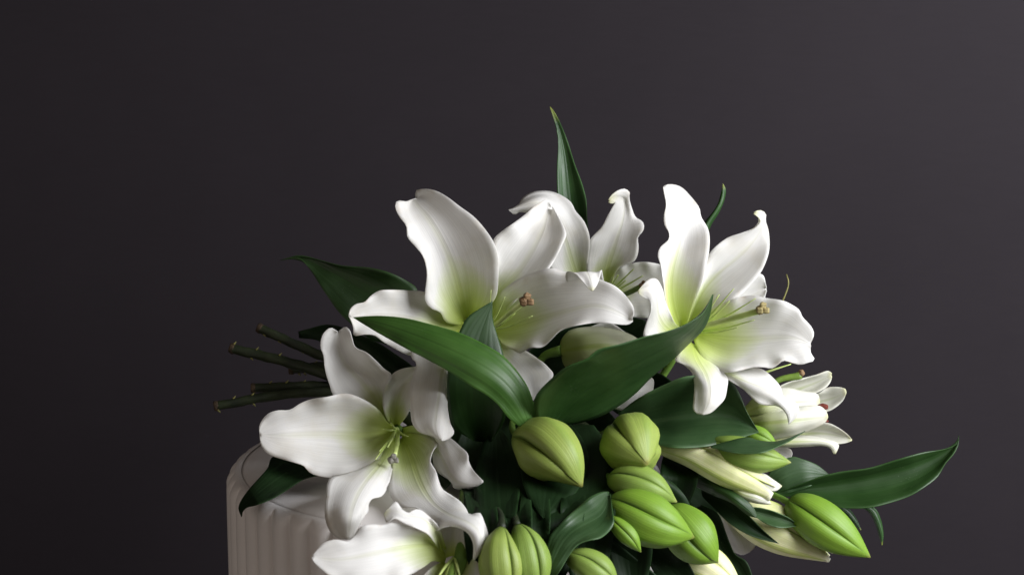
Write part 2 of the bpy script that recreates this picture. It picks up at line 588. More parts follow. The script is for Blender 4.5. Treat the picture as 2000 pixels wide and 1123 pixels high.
def flower(root, stalk, radii, mat=None):
    return tube('flower', stalk, radii, mat or STEM_GREEN, root, n=12, rows=20)

def petal(fl, L, M, R, wL, wM, wR, mat=None, ruffle=5, freq=3.2, **k):
    return blade('petal', L, M, R, wL, wM, wR, mat or PETAL, fl, ruffle=ruffle, freq=freq, **k)

def leaf(root, L, M, R, wL, wM, wR, mat=None, ruffle=3, freq=2.0, **k):
    return blade('leaf', L, M, R, wL, wM, wR, mat or LEAF, root, thick=.0005, ruffle=ruffle, freq=freq, **k)

def stigma(fl, c, r, mat):
    s = tube('stigma', [(c[0] - r * .9, c[1] + r * .4, c[2] - 4), c], [r * .75, r * .8, r * .7], mat, fl, n=10, rows=6)
    for k in range(3):
        a = 2 * math.pi * k / 3 + .5
        blob('stigma_lobe', (c[0] + r * .62 * math.cos(a), c[1] + r * .62 * math.sin(a), c[2] + 1), r * .58, mat, fl, lump=.18)

def bud(root, path, hw, mat, stalk=None, rot=0.0, peak=.48, tipw=.03, flare=0.0, base=.30, sr=6, gap=.05, stalk_mat=None, groove=.21):
    """A closed lily bud: stalk and core as the bud, three broad outer tepals meeting in grooves."""
    rows, na = 30, 15
    c = [Vector(q) for q in catmull([P(*p) for p in path], rows)]
    if stalk is None:
        stalk = []
    rad = []
    for i in range(rows):
        t = i / (rows - 1)
        if t < peak:
            q = t / peak
            r = base + (1 - base) * math.sin(q * math.pi / 2) ** .9
        else:
            q = (t - peak) / (1 - peak)
            r = tipw + (1 - tipw) * math.cos(q * math.pi / 2) ** 1.0
        rad.append(r * hw * U)
    bo = tube('bud', (stalk + [path[0]]) if stalk else [path[0], tuple(Vector(path[0]) * .9 + Vector(path[-1]) * .1)],
              [sr, sr, sr * 1.15], stalk_mat or STEM_GREEN, root, n=10, rows=16)
    d0 = (c[1] - c[0]).normalized()
    side = (Vector((0, -1, 0)) - d0 * Vector((0, -1, 0)).dot(d0)).normalized()
    frames = []
    for i in range(rows):
        d = (c[min(i + 1, rows - 1)] - c[max(i - 1, 0)]).normalized()
        side = (side - d * side.dot(d)).normalized()
        frames.append((d, side.copy(), d.cross(side)))
    for k in range(3):
        verts, faces, uvs = [], [], []
        th0 = rot + 2 * math.pi * k / 3
        out = 1.0 + .02 * k
        for i in range(rows):
            t = i / (rows - 1)
            d, s1, s2 = frames[i]
            spread = math.pi / 3 * (1.0 + gap)
            fl = flare * max(0, (t - .7) / .3) ** 2 * hw * U
            for j in range(na):
                v = j / (na - 1) * 2 - 1
                a = th0 + v * spread
                g = abs(v) ** 5
                keel = .05 * math.exp(-(v / .2) ** 2) - .03 * math.exp(-((abs(v) - .33) / .16) ** 2)
                r = rad[i] * (1.0 + keel * math.sin(t * math.pi) - groove * g * math.sin(min(1, t * 1.2) * math.pi) ** .5) * out
                nrm = s1 * math.cos(a) + s2 * math.sin(a)
                dirn = s1 * math.cos(th0) + s2 * math.sin(th0)
                verts.append(c[i] + nrm * r + dirn * fl)
                uvs.append((t, (v + 1) / 2))
        for i in range(rows - 1):
            for j in range(na - 1):
                q = i * na + j
                faces.append((q, q + 1, q + na + 1, q + na))
        o = mesh_obj('tepal', verts, faces, mat, bo, uvs)
        sd = o.modifiers.new('thickness', 'SOLIDIFY')
        sd.thickness = .0008
        sd.offset = -1
    return bo

# ================= stem 1: the big centre flower
s1 = lily_stem([(505, 640, -40), (632, 696, -20), (760, 740, 0), (900, 760, 30), (1000, 800, 60), (1060, 850, 90)],
               [9, 9.5, 11, 11, 9, 7], 'lily stem whose wide open white flower has a brown stigma above the long leaf')
fA = flower(s1, [(1010, 800, 50), (985, 740, -10), (950, 670, -10), (938, 645, 20)], [6, 7, 9, 12])
petal(fA, [(905, 632), (898, 634), (871, 629), (860, 610), (844, 603), (831, 588), (834, 532), (826, 500), (812, 482), (796, 463), (794, 442), (780, 423), (772, 404), (776, 392), (790, 394), (812, 388)],
      [(912, 626), (898, 575), (887, 532), (874, 495), (852, 452), (825, 412), (803, 388), (812, 382), (826, 392)],
      [(925, 628), (962, 590), (970, 575), (973, 540), (973, 506), (965, 476), (949, 450), (925, 423), (895, 401), (874, 385), (852, 373), (831, 369), (812, 373), (812, 388)],
      [40, 95, 130, 150, 150, 150, 120, 60], [20, 65, 95, 110, 115, 105, 70, 20], [40, 110, 145, 160, 150, 120, 80, 20])
petal(fA, [(945, 610), (955, 520), (964, 468), (980, 452), (1007, 433), (1028, 417), (1047, 401), (1068, 391), (1075, 400)],
      [(955, 625), (967, 580), (1007, 538), (1033, 500), (1052, 466), (1066, 433), (1072, 405), (1080, 410)],
      [(965, 630), (1020, 575), (1074, 522), (1084, 506), (1100, 474), (1106, 458), (1100, 441), (1087, 417), (1078, 402), (1082, 410)],
      [20, 60, 75, 70, 60, 20], [10, 40, 55, 60, 50, 10], [20, 90, 110, 100, 70, 20])
petal(fA, [(955, 620), (972, 578), (1007, 548), (1047, 530), (1079, 524), (1100, 530), (1138, 535), (1172, 546), (1202, 559), (1223, 578), (1237, 599), (1238, 613), (1234, 622)],
      [(950, 645), (1000, 640), (1047, 625), (1100, 610), (1143, 599), (1167, 596), (1196, 605), (1222, 618), (1236, 627)],
      [(955, 662), (973, 660), (981, 672), (1000, 682), (1016, 690), (1035, 679), (1059, 678), (1075, 665), (1094, 646), (1120, 637), (1160, 631), (1187, 631), (1227, 634), (1236, 628)],
      [30, 90, 130, 150, 165, 185, 190], [20, 60, 110, 145, 170, 190, 180], [40, 110, 170, 190, 200, 210, 185])
petal(fA, [(945, 665), (950, 700), (975, 745), (1010, 785), (1037, 790)],
      [(955, 660), (990, 710), (1020, 750), (1038, 785)],
      [(965, 655), (1000, 675), (1027, 685), (1053, 702), (1072, 718), (1081, 732), (1067, 756), (1051, 769), (1040, 784)],
      [20, 80, 110, 110], [10, 60, 85, 90], [20, 70, 90, 90])
petal(fA, [(895, 645), (850, 660), (812, 675), (803, 698), (813, 708), (809, 726), (802, 750), (800, 777), (802, 804), (806, 828), (820, 844), (845, 851), (862, 861)],
      [(905, 650), (876, 690), (862, 730), (858, 770), (851, 810), (850, 846), (864, 861)],
      [(920, 660), (895, 700), (876, 730), (874, 750), (874, 790), (879, 825), (887, 845), (876, 857), (865, 861)],
      [60, 150, 185, 205, 225, 245, 255], [30, 125, 190, 225, 250, 265, 268], [40, 120, 180, 205, 235, 258, 266], ruffle=3)
petal(fA, [(900, 625), (860, 595), (831, 571), (794, 567), (762, 566), (740, 568), (724, 578), (712, 590), (695, 594), (684, 604), (681, 616)],
      [(905, 640), (850, 632), (800, 622), (750, 617), (715, 618), (690, 621), (682, 618)],
      [(900, 655), (850, 690), (802, 694), (788, 689), (758, 673), (748, 667), (732, 655), (713, 653), (691, 655), (690, 641), (686, 627), (681, 617)],
      [30, 55, 90, 125, 140, 150], [15, 60, 90, 110, 125, 145], [40, 110, 145, 150, 150, 148])
tube('style', [(940, 645, 30), (968, 634, 120), (1000, 608, 190), (1024, 590, 225)], [6, 5.2, 4.8, 5.2], STYLE, fA)
stigma(fA, (1029, 586, 230), 12, STIGMA)
for e in [(959, 567, 190), (986, 580, 200), (1006, 612, 170), (1040, 617, 190), (1012, 600, 160)]:
    tube('filament', [(942, 645, 30), ((942 + e[0]) / 2 + 4, (645 + e[1]) / 2 + 6, 130), e], [2.4, 2.0, .7], FILA, fA, n=7, rows=12)

# long front leaf, its dark neighbour, and bud K
leaf(s1, [(1040, 838), (1049, 822), (1045, 798), (1031, 756), (1007, 721), (981, 694), (941, 670), (900, 651), (847, 635), (794, 622), (740, 617), (690, 620)],
     [(1036, 840), (1018, 790), (990, 750), (945, 716), (890, 688), (835, 665), (780, 644), (735, 629), (690, 620)],
     [(1030, 840), (1015, 833), (994, 817), (975, 793), (954, 774), (914, 750), (874, 724), (834, 702), (794, 681), (754, 659), (713, 635), (690, 620)],
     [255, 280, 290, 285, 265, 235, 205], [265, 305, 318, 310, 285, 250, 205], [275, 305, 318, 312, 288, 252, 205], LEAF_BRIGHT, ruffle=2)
leaf(s1, [(925, 860), (890, 838), (879, 812), (874, 777), (874, 729), (885, 680), (898, 646), (914, 619), (940, 601), (962, 588)],
     [(940, 862), (925, 790), (925, 720), (935, 660), (950, 620), (962, 588)],
     [(960, 862), (985, 820), (990, 760), (985, 700), (970, 651), (962, 622), (962, 588)],
     [170, 210, 240, 245, 240, 230], [140, 190, 225, 230, 230, 228], [170, 200, 215, 215, 220, 228], LEAF, ruffle=2)
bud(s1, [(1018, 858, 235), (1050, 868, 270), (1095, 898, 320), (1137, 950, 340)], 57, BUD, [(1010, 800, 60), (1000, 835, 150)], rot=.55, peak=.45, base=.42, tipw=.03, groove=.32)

# ================= stem 2: lower left flowers
s2 = lily_stem([(451, 680, -10), (560, 707, 5), (640, 732, 25), (740, 780, 70), (850, 860, 130), (920, 960, 240)],
               [9.5, 10, 12, 12, 10, 8], 'lily stem with the drooping white flowers on the rounded edge of the stool')
fB = flower(s2, [(800, 820, 100), (800, 835, 90), (785, 842, 95), (775, 840, 110)], [6, 7, 9, 12])
petal(fB, [(768, 832), (757, 825), (745, 806), (719, 785), (692, 772), (672, 768), (639, 775), (606, 780), (586, 788), (566, 800), (543, 801), (526, 806), (513, 818), (506, 833), (507, 848)],
      [(770, 842), (720, 850), (680, 850), (632, 848), (580, 849), (533, 850), (507, 849)],
      [(766, 850), (755, 861), (749, 880), (736, 900), (716, 916), (692, 928), (666, 932), (633, 931), (606, 923), (593, 909), (579, 904), (550, 896), (523, 886), (510, 870), (507, 850)],
      [125, 190, 225, 235, 235, 235, 240], [115, 140, 170, 195, 215, 235, 240], [125, 205, 250, 260, 255, 250, 240])
petal(fB, [(757, 832), (710, 810), (670, 790), (650, 770), (644, 752), (638, 734), (634, 715), (632, 694), (626, 678), (627, 664), (632, 651), (646, 640), (660, 648)],
      [(762, 830), (745, 795), (729, 774), (705, 745), (683, 723), (667, 702), (659, 678), (660, 650)],
      [(768, 828), (756, 800), (752, 777), (758, 755), (765, 732), (750, 720), (734, 704), (715, 688), (694, 678), (688, 662), (683, 645), (675, 638), (662, 646)],
      [115, 150, 165, 165, 155, 140], [105, 115, 120, 125, 125, 130], [115, 130, 150, 160, 155, 135])
petal(fB, [(766, 832), (756, 820), (748, 793), (748, 772), (754, 750), (767, 730), (786, 720), (812, 716), (835, 708)],
      [(772, 830), (775, 795), (785, 760), (805, 735), (836, 710)],
      [(780, 830), (796, 809), (802, 793), (822, 760), (838, 730), (836, 712)],
      [115, 140, 150, 145, 140], [105, 115, 125, 135, 140], [115, 135, 145, 145, 140])
petal(fB, [(785, 835), (815, 830), (855, 842), (880, 855), (899, 871), (913, 885), (916, 901), (924, 917), (944, 939)],
      [(785, 850), (830, 862), (858, 882), (872, 912), (890, 940), (925, 948), (944, 940)],
      [(785, 862), (820, 870), (843, 887), (848, 910), (859, 925), (883, 941), (886, 952), (905, 955), (929, 951), (944, 941)],
      [110, 160, 225, 275, 305], [105, 160, 240, 290, 308], [110, 155, 205, 265, 308])
petal(fB, [(772, 860), (768, 895), (766, 909), (759, 949), (765, 974), (786, 990), (810, 991), (826, 1000), (836, 1014), (845, 1037), (870, 1028), (891, 1026), (910, 1033), (921, 1047), (925, 1065), (924, 1091)],
      [(784, 856), (800, 885), (812, 920), (826, 955), (852, 990), (892, 1012), (928, 1026), (941, 1058), (926, 1092)],
      [(792, 846), (825, 848), (856, 863), (845, 882), (841, 901), (852, 920), (856, 936), (864, 955), (880, 966), (899, 979), (910, 993), (917, 1005), (937, 1001), (945, 1017), (953, 1041), (955, 1055), (943, 1074), (927, 1092)],
      [130, 215, 275, 340, 420, 480, 500, 505], [115, 185, 250, 330, 430, 500, 515, 508], [125, 175, 215, 270, 370, 450, 490, 506], ruffle=3)
petal(fB, [(765, 852), (735, 895), (705, 915), (670, 926), (646, 931), (639, 946), (637, 966), (634, 992), (636, 1016), (646, 1039), (662, 1051), (678, 1053)],
      [(770, 854), (752, 895), (722, 930), (698, 965), (684, 1005), (680, 1053)],
      [(774, 858), (769, 900), (762, 936), (755, 956), (745, 969), (727, 974), (720, 984), (719, 998), (709, 1012), (699, 1032), (692, 1046), (682, 1053)],
      [130, 190, 290, 370, 425, 445], [120, 195, 300, 385, 450, 455], [130, 200, 285, 350, 415, 445])
tube('style', [(775, 838, 115), (776, 862, 175), (771, 888, 240)], [5, 4.5, 4.5], STYLE, fB)
stigma(fB, (769, 896, 250), 9, STIGMA_GREY)
for e in [(733, 897, 245), (741, 881, 240), (757, 873, 250), (748, 838, 190), (797, 852, 190), (763, 824, 180)]:
    tube('filament', [(774, 838, 115), ((774 + e[0]) / 2, (838 + e[1]) / 2 + 2, (115 + e[2]) / 2 + 8), e], [2.6, 2.2, 1.0], FILA, fB, n=7, rows=12)

fE = flower(s2, [(905, 950, 230), (905, 1010, 380), (900, 1090, 440), (888, 1120, 440)], [7, 8, 10, 14])
petal(fE, [(862, 1075), (855, 1050), (820, 1035), (767, 1020), (751, 1024), (721, 1024), (702, 1030), (692, 1044), (681, 1056), (654, 1053), (632, 1060), (619, 1073), (609, 1086)],
      [(870, 1085), (853, 1066), (789, 1068), (721, 1082), (667, 1092), (635, 1092), (609, 1087)],
      [(868, 1100), (845, 1095), (829, 1106), (789, 1128), (740, 1145), (690, 1145), (648, 1128), (630, 1114), (613, 1098), (609, 1088)],
      [450, 490, 520, 545, 560, 568], [435, 470, 510, 545, 565, 570], [440, 500, 560, 590, 585, 572])
petal(fE, [(868, 1090), (850, 1060), (843, 1035), (860, 1015), (890, 1004)], [(885, 1085), (884, 1050), (891, 1005)],
      [(905, 1085), (925, 1070), (928, 1042), (912, 1015), (893, 1005)], [435, 450, 455, 450], [430, 425, 435, 450], [435, 450, 455, 450], ruffle=2)
petal(fE, [(860, 1080), (838, 1045), (806, 1028), (790, 1022), (770, 1012), (755, 1020), (750, 1002)],
      [(866, 1076), (848, 1035), (822, 1010), (795, 1008), (778, 998), (762, 998), (751, 1001)],
      [(872, 1070), (858, 1030), (838, 1008), (816, 994), (790, 1002), (782, 990), (773, 979), (760, 990), (752, 1000)],
      [440, 480, 510, 520, 525, 515], [435, 465, 475, 505, 520, 515], [440, 470, 475, 500, 510, 515], PETAL_TIP, ruffle=2)
petal(fE, [(905, 1085), (922, 1090), (938, 1105), (940, 1140), (925, 1190), (905, 1215)],
      [(895, 1095), (905, 1120), (910, 1150), (910, 1185), (903, 1216)],
      [(880, 1100), (878, 1130), (880, 1160), (890, 1195), (901, 1216)],
      [435, 470, 490, 490], [435, 450, 465, 490], [440, 480, 500, 490])
petal(fE, [(865, 1095), (840, 1110), (810, 1150), (800, 1200), (815, 1240)],
      [(872, 1100), (855, 1130), (838, 1170), (830, 1205), (818, 1241)],
      [(882, 1105), (880, 1130), (872, 1180), (850, 1220), (820, 1242)],
      [440, 500, 550, 570], [435, 480, 530, 570], [440, 490, 540, 570])
tube('style', [(888, 1092, 435), (882, 1110, 490), (876, 1150, 560)], [6, 5.5, 6], STYLE_DARK, fE)
for e in [(868, 1140, 540), (850, 1135, 540), (893, 1150, 530), (900, 1135, 520), (862, 1150, 530)]:
    tube('filament', [(887, 1088, 435), ((887 + e[0]) / 2, (1080 + e[1]) / 2, 495), e], [3, 2.6, 1.6], FILA, fE, n=7, rows=12)
bud(s2, [(980, 1030, 490), (975, 1070, 505), (978, 1115, 510), (986, 1185, 500)], 39, BUD, [(925, 965, 240), (975, 1000, 400)], rot=.5, base=.16, stalk_mat=STEM)  # this stalk and the next take dark stem skin in place of shadow
bud(s2, [(1010, 1026, 465), (1024, 1060, 480), (1032, 1105, 485), (1040, 1180, 475)], 38, BUD_DARK, [(925, 965, 240), (998, 998, 390)], rot=.2, base=.2, stalk_mat=STEM)
leaf(s2, [(660, 890), (590, 885), (531, 893), (523, 913), (510, 929), (486, 956), (470, 979), (466, 992), (472, 1009)],
     [(660, 905), (610, 905), (570, 920), (530, 945), (495, 972), (470, 993), (472, 1009)],
     [(660, 915), (630, 926), (593, 936), (566, 953), (533, 973), (500, 986), (476, 993), (472, 1009)],
     [130, 150, 180, 200, 200, 195], [120, 170, 215, 245, 235, 200], [130, 200, 255, 300, 265, 205], LEAF_SHADED, ruffle=2)
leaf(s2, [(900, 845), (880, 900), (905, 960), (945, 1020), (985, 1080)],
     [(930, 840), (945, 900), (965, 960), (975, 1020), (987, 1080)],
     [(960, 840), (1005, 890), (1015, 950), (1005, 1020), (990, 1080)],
     [100, 150, 190, 230], [90, 135, 175, 230], [100, 150, 190, 230], LEAF_SHADED)
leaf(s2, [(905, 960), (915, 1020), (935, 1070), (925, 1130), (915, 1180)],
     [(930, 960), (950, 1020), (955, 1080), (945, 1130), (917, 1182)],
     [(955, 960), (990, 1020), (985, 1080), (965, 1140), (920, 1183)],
     [180, 230, 260, 270], [170, 215, 245, 270], [180, 230, 260, 270], LEAF_SHADED)

# ================= stem 3: back flower, green bud cluster
s3 = lily_stem([(492, 758, 30), (640, 754, 20), (780, 770, 0), (950, 790, 0), (1080, 800, 20), (1170, 850, 80)],
               [9, 9.5, 11, 11, 9, 7], 'lily stem with the white flower behind the brown stigma and the cluster of green buds')
fC = flower(s3, [(1100, 800, 20), (1110, 700, -90), (1150, 620, -110), (1172, 580, -80)], [6, 7, 9, 12])
petal(fC, [(1160, 590), (1100, 560), (1074, 522), (1065, 480), (1048, 440), (1030, 417), (1012, 415), (1005, 420), (993, 410)],
      [(1168, 580), (1130, 545), (1108, 480), (1088, 425), (1060, 395), (1030, 398), (1005, 408), (994, 410)],
      [(1175, 570), (1146, 530), (1149, 500), (1152, 474), (1150, 455), (1140, 431), (1124, 412), (1116, 396), (1100, 384), (1079, 375), (1058, 373), (1036, 377), (1020, 388), (1013, 400), (1003, 407), (994, 409)],
      [-80, -50, -30, -30, -20, 0, 10], [-90, -65, -40, -30, -10, 5, 10], [-80, -40, -20, -30, -50, -40, -10], ruffle=3)
petal(fC, [(1165, 580), (1147, 535), (1150, 480), (1154, 466), (1175, 444), (1188, 420), (1199, 401), (1204, 394), (1196, 398), (1188, 395)],
      [(1178, 575), (1185, 530), (1197, 490), (1212, 445), (1220, 410), (1219, 388), (1206, 383), (1190, 392)],
      [(1190, 575), (1207, 524), (1237, 512), (1245, 498), (1247, 482), (1246, 463), (1253, 455), (1258, 444), (1255, 433), (1242, 425), (1233, 404), (1229, 385), (1230, 376), (1221, 369), (1207, 372), (1193, 383), (1188, 392)],
      [-80, -50, -35, -30, -30, -20, 0], [-90, -60, -45, -45, -50, -45, -5], [-80, -40, -20, -30, -50, -30, 0], PETAL_TIP, ruffle=3)
petal(fC, [(1178, 570), (1207, 526), (1237, 514), (1261, 512), (1287, 516), (1315, 530)],
      [(1180, 580), (1215, 568), (1255, 560), (1290, 560), (1318, 545)],
      [(1180, 592), (1205, 610), (1247, 620), (1280, 618), (1305, 590), (1318, 550)],
      [-80, -50, -30, -30, -40], [-90, -60, -50, -45, -40], [-80, -35, -15, -20, -40])
petal(fC, [(1160, 580), (1120, 565), (1105, 545), (1107, 531), (1122, 534), (1135, 547), (1147, 562), (1155, 568)],
      [(1172, 582), (1150, 560), (1143, 540), (1143, 527), (1150, 540), (1155, 555), (1157, 568)],
      [(1182, 580), (1180, 555), (1177, 535), (1175, 527), (1172, 540), (1168, 552), (1163, 562), (1158, 568)],
      [-80, 20, 110, 175, 200, 212, 215], [-90, 10, 110, 185, 206, 215, 216], [-80, 20, 110, 178, 205, 212, 215], PETAL_TIP, ruffle=2, freq=2)
petal(fC, [(1160, 585), (1140, 600), (1110, 640), (1120, 670)], [(1170, 590), (1160, 620), (1150, 650), (1122, 671)],
      [(1182, 590), (1190, 620), (1170, 660), (1125, 672)], [-80, -40, 0, 10], [-90, -50, -10, 10], [-80, -40, 0, 10])
for e in [(1207, 538, 60), (1237, 526, 60), (1255, 539, 60), (1222, 548, 50)]:
    tube('filament', [(1176, 578, -75), ((1176 + e[0]) / 2, (578 + e[1]) / 2 + 3, 5), e], [2.4, 2.2, 1.2], STYLE, fC, n=7, rows=12)
tube('style', [(1174, 582, -80), (1210, 579, 10), (1252, 560, 70)], [5, 5, 5.5], STYLE_DARK, fC)
stigma(fC, (1257, 556, 72), 7, STIGMA)

# half opened pale green flower behind the big dark leaf
fJ = flower(s3, [(1080, 800, 20), (1050, 730, 20), (1061, 697, 30), (1098, 684, 50)], [6, 6, 7, 11])
petal(fJ, [(1094, 680), (1096, 665), (1112, 646), (1160, 638), (1200, 643), (1240, 658), (1275, 690)],
      [(1096, 686), (1130, 680), (1170, 676), (1220, 680), (1276, 691)],
      [(1096, 692), (1104, 716), (1150, 730), (1220, 722), (1277, 692)],
      [40, 60, 60, 50, 40], [60, 95, 105, 90, 40], [40, 60, 70, 60, 40], PETAL_OUT, ruffle=2)
petal(fJ, [(1100, 680), (1150, 640), (1190, 630), (1220, 648), (1260, 680)], [(1100, 685), (1150, 660), (1200, 655), (1262, 682)],
      [(1100, 690), (1150, 690), (1200, 690), (1262, 685)], [35, 40, 35, 30], [30, 25, 25, 30], [35, 40, 40, 30], ruffle=2)
petal(fJ, [(1104, 690), (1160, 720), (1220, 735), (1258, 735), (1276, 740), (1276, 760)], [(1104, 696), (1150, 735), (1200, 760), (1250, 768), (1274, 762)],
      [(1102, 700), (1140, 750), (1180, 785), (1217, 802), (1245, 788), (1273, 764)], [40, 60, 75, 85, 90], [50, 75, 95, 105, 95], [40, 60, 85, 100, 95], ruffle=2)
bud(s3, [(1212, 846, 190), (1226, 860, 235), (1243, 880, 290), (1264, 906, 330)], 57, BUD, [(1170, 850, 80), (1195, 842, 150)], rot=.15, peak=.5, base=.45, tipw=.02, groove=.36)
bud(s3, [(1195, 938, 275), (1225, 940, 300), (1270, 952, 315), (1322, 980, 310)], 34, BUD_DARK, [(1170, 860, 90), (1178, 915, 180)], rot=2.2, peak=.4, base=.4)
bud(s3, [(1200, 985, 335), (1235, 1000, 360), (1290, 1026, 370), (1356, 1049, 355)], 47, BUD_BRIGHT, [(1170, 860, 90), (1180, 950, 240)], rot=2.5, peak=.42, base=.5)
bud(s3, [(1310, 1000, 235), (1330, 1022, 260), (1362, 1060, 275), (1402, 1098, 265)], 46, BUD_BRIGHT, [(1180, 860, 90), (1250, 970, 190)], rot=.9, peak=.48, base=.4)
bud(s3, [(1190, 1012, 385), (1208, 1028, 400), (1230, 1050, 405), (1252, 1078, 400)], 17, BUD_BRIGHT, [(1170, 960, 250)], rot=.6, peak=.5, base=.4, sr=4)
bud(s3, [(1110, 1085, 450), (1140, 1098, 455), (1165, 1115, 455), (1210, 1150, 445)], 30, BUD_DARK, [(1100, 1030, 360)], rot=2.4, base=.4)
leaf(s3, [(1075, 832), (1048, 817), (1043, 782), (1053, 764), (1080, 737), (1107, 716), (1147, 700), (1166, 684), (1208, 673), (1254, 659), (1307, 646), (1347, 630), (1374, 611), (1392, 575)],
     [(1080, 832), (1110, 790), (1150, 760), (1205, 730), (1260, 702), (1320, 668), (1365, 632), (1392, 575)],
     [(1088, 830), (1134, 825), (1174, 812), (1208, 793), (1240, 769), (1275, 734), (1307, 708), (1347, 670), (1374, 643), (1386, 617), (1393, 575)],
     [230, 330, 375, 378, 355, 315, 272], [220, 265, 285, 288, 282, 275, 266], [205, 195, 185, 190, 208, 238, 262], LEAF, ruffle=2)
leaf(s3, [(1189, 960), (1177, 960), (1156, 968), (1129, 990), (1096, 1020), (1075, 1044), (1068, 1068), (1059, 1103), (1050, 1140)],
     [(1190, 966), (1178, 1005), (1150, 1022), (1120, 1038), (1098, 1062), (1082, 1095), (1058, 1142)],
     [(1192, 965), (1196, 993), (1198, 1024), (1175, 1049), (1150, 1055), (1129, 1063), (1113, 1082), (1102, 1100), (1085, 1125), (1062, 1143)],
     [340, 385, 425, 450, 465, 465], [345, 400, 440, 465, 480, 467], [350, 420, 460, 480, 485, 467], LEAF_BLUE, ruffle=5, freq=2.5)
leaf(s3, [(1060, 840), (1012, 880), (1013, 900), (1029, 955), (1048, 995), (1075, 1028), (1095, 1060)],
     [(1110, 830), (1095, 900), (1095, 960), (1095, 1010), (1097, 1062)],
     [(1160, 830), (1190, 880), (1186, 960), (1150, 1020), (1100, 1062)],
     [130, 190, 270, 360, 425], [120, 175, 255, 350, 425], [130, 190, 270, 360, 425], LEAF_SHADED)
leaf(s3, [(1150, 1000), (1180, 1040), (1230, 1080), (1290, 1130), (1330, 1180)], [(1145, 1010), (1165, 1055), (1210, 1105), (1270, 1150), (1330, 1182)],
     [(1138, 1015), (1140, 1070), (1180, 1125), (1250, 1175), (1328, 1185)], [270, 300, 310, 310], [260, 285, 300, 310], [270, 300, 320, 310], LEAF_SHADED)
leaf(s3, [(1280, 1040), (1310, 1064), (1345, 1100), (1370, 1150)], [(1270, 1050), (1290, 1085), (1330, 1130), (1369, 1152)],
     [(1262, 1055), (1265, 1090), (1300, 1145), (1367, 1153)], [230, 240, 250, 250], [220, 230, 240, 250], [230, 240, 250, 250], LEAF_SHADED)

# ================= stem 4: right hand flower
s4 = lily_stem([(420, 793, 60), (535, 773, 55), (646, 766, 45), (800, 790, 10), (1000, 810, -20), (1200, 790, -20), (1330, 830, 40)],
               [9, 9.5, 10, 11, 11, 9, 7], 'lily stem with the brightest open flower, its tan stigma reaching over a broad petal')
fD = flower(s4, [(1240, 800, -10), (1290, 740, -20), (1325, 680, 0), (1345, 650, 40)], [6, 7, 9, 12])
petal(fD, [(1312, 640), (1302, 597), (1298, 575), (1294, 543), (1290, 516), (1285, 500), (1289, 484), (1306, 468), (1307, 455), (1298, 439), (1297, 420), (1301, 401), (1297, 377), (1295, 366)],
      [(1328, 640), (1312, 590), (1310, 545), (1318, 505), (1328, 470), (1330, 430), (1322, 395), (1296, 365)],
      [(1340, 640), (1358, 586), (1372, 548), (1380, 514), (1385, 490), (1384, 450), (1369, 423), (1366, 407), (1348, 383), (1329, 365), (1307, 360), (1297, 363)],
      [70, 110, 130, 130, 125, 115, 100], [50, 80, 95, 105, 105, 90, 95], [60, 100, 130, 120, 90, 60, 90], PETAL_D, ruffle=4)
petal(fD, [(1335, 640), (1365, 560), (1380, 505), (1388, 492), (1401, 479), (1422, 464), (1449, 455), (1473, 446), (1486, 434), (1484, 427), (1472, 418)],
      [(1345, 640), (1372, 570), (1404, 532), (1435, 508), (1462, 482), (1484, 455), (1492, 433), (1490, 422), (1473, 416)],
      [(1355, 640), (1390, 607), (1446, 576), (1468, 554), (1487, 530), (1497, 508), (1502, 490), (1503, 474), (1500, 447), (1495, 431), (1496, 420), (1490, 412), (1480, 411), (1472, 415)],
      [50, 60, 75, 85, 90, 90, 110], [40, 50, 55, 65, 70, 70, 105], [55, 90, 105, 100, 85, 60, 100], PETAL_TIP, ruffle=3)
petal(fD, [(1350, 635), (1400, 590), (1440, 560), (1470, 535), (1490, 537), (1497, 562)], [(1355, 640), (1410, 610), (1455, 585), (1497, 564)],
      [(1360, 645), (1410, 625), (1460, 605), (1490, 590), (1497, 568)], [30, 35, 30, 20], [20, 15, 10, 15], [30, 35, 30, 20], PETAL, ruffle=2)
petal(fD, [(1360, 630), (1400, 598), (1440, 582), (1470, 577), (1497, 582), (1519, 585), (1532, 588), (1545, 594), (1561, 605), (1567, 618), (1577, 629), (1586, 640), (1590, 653), (1584, 669)],
      [(1360, 650), (1410, 662), (1460, 664), (1514, 660), (1550, 660), (1583, 672)],
      [(1355, 665), (1370, 700), (1400, 722), (1420, 727), (1447, 723), (1471, 717), (1492, 717), (1508, 719), (1519, 712), (1530, 704), (1546, 708), (1564, 712), (1578, 708), (1591, 703), (1583, 688), (1584, 674)],
      [70, 110, 140, 155, 165, 170, 175], [60, 90, 120, 140, 155, 170, 175], [70, 140, 185, 195, 195, 200, 178], PETAL_D, ruffle=4)
petal(fD, [(1375, 680), (1410, 705), (1447, 720), (1471, 717), (1492, 723), (1511, 739), (1524, 755), (1532, 776), (1548, 782), (1559, 792), (1560, 806), (1551, 819), (1540, 828)],
      [(1372, 690), (1415, 724), (1455, 745), (1490, 758), (1515, 772), (1535, 795), (1545, 812), (1540, 828)],
      [(1370, 700), (1400, 730), (1423, 742), (1436, 750), (1452, 760), (1466, 774), (1479, 786), (1492, 791), (1516, 792), (1532, 800), (1538, 814), (1540, 828)],
      [90, 140, 165, 175, 175, 170], [90, 160, 195, 200, 195, 172], [90, 165, 190, 195, 188, 172], PETAL, ruffle=2)
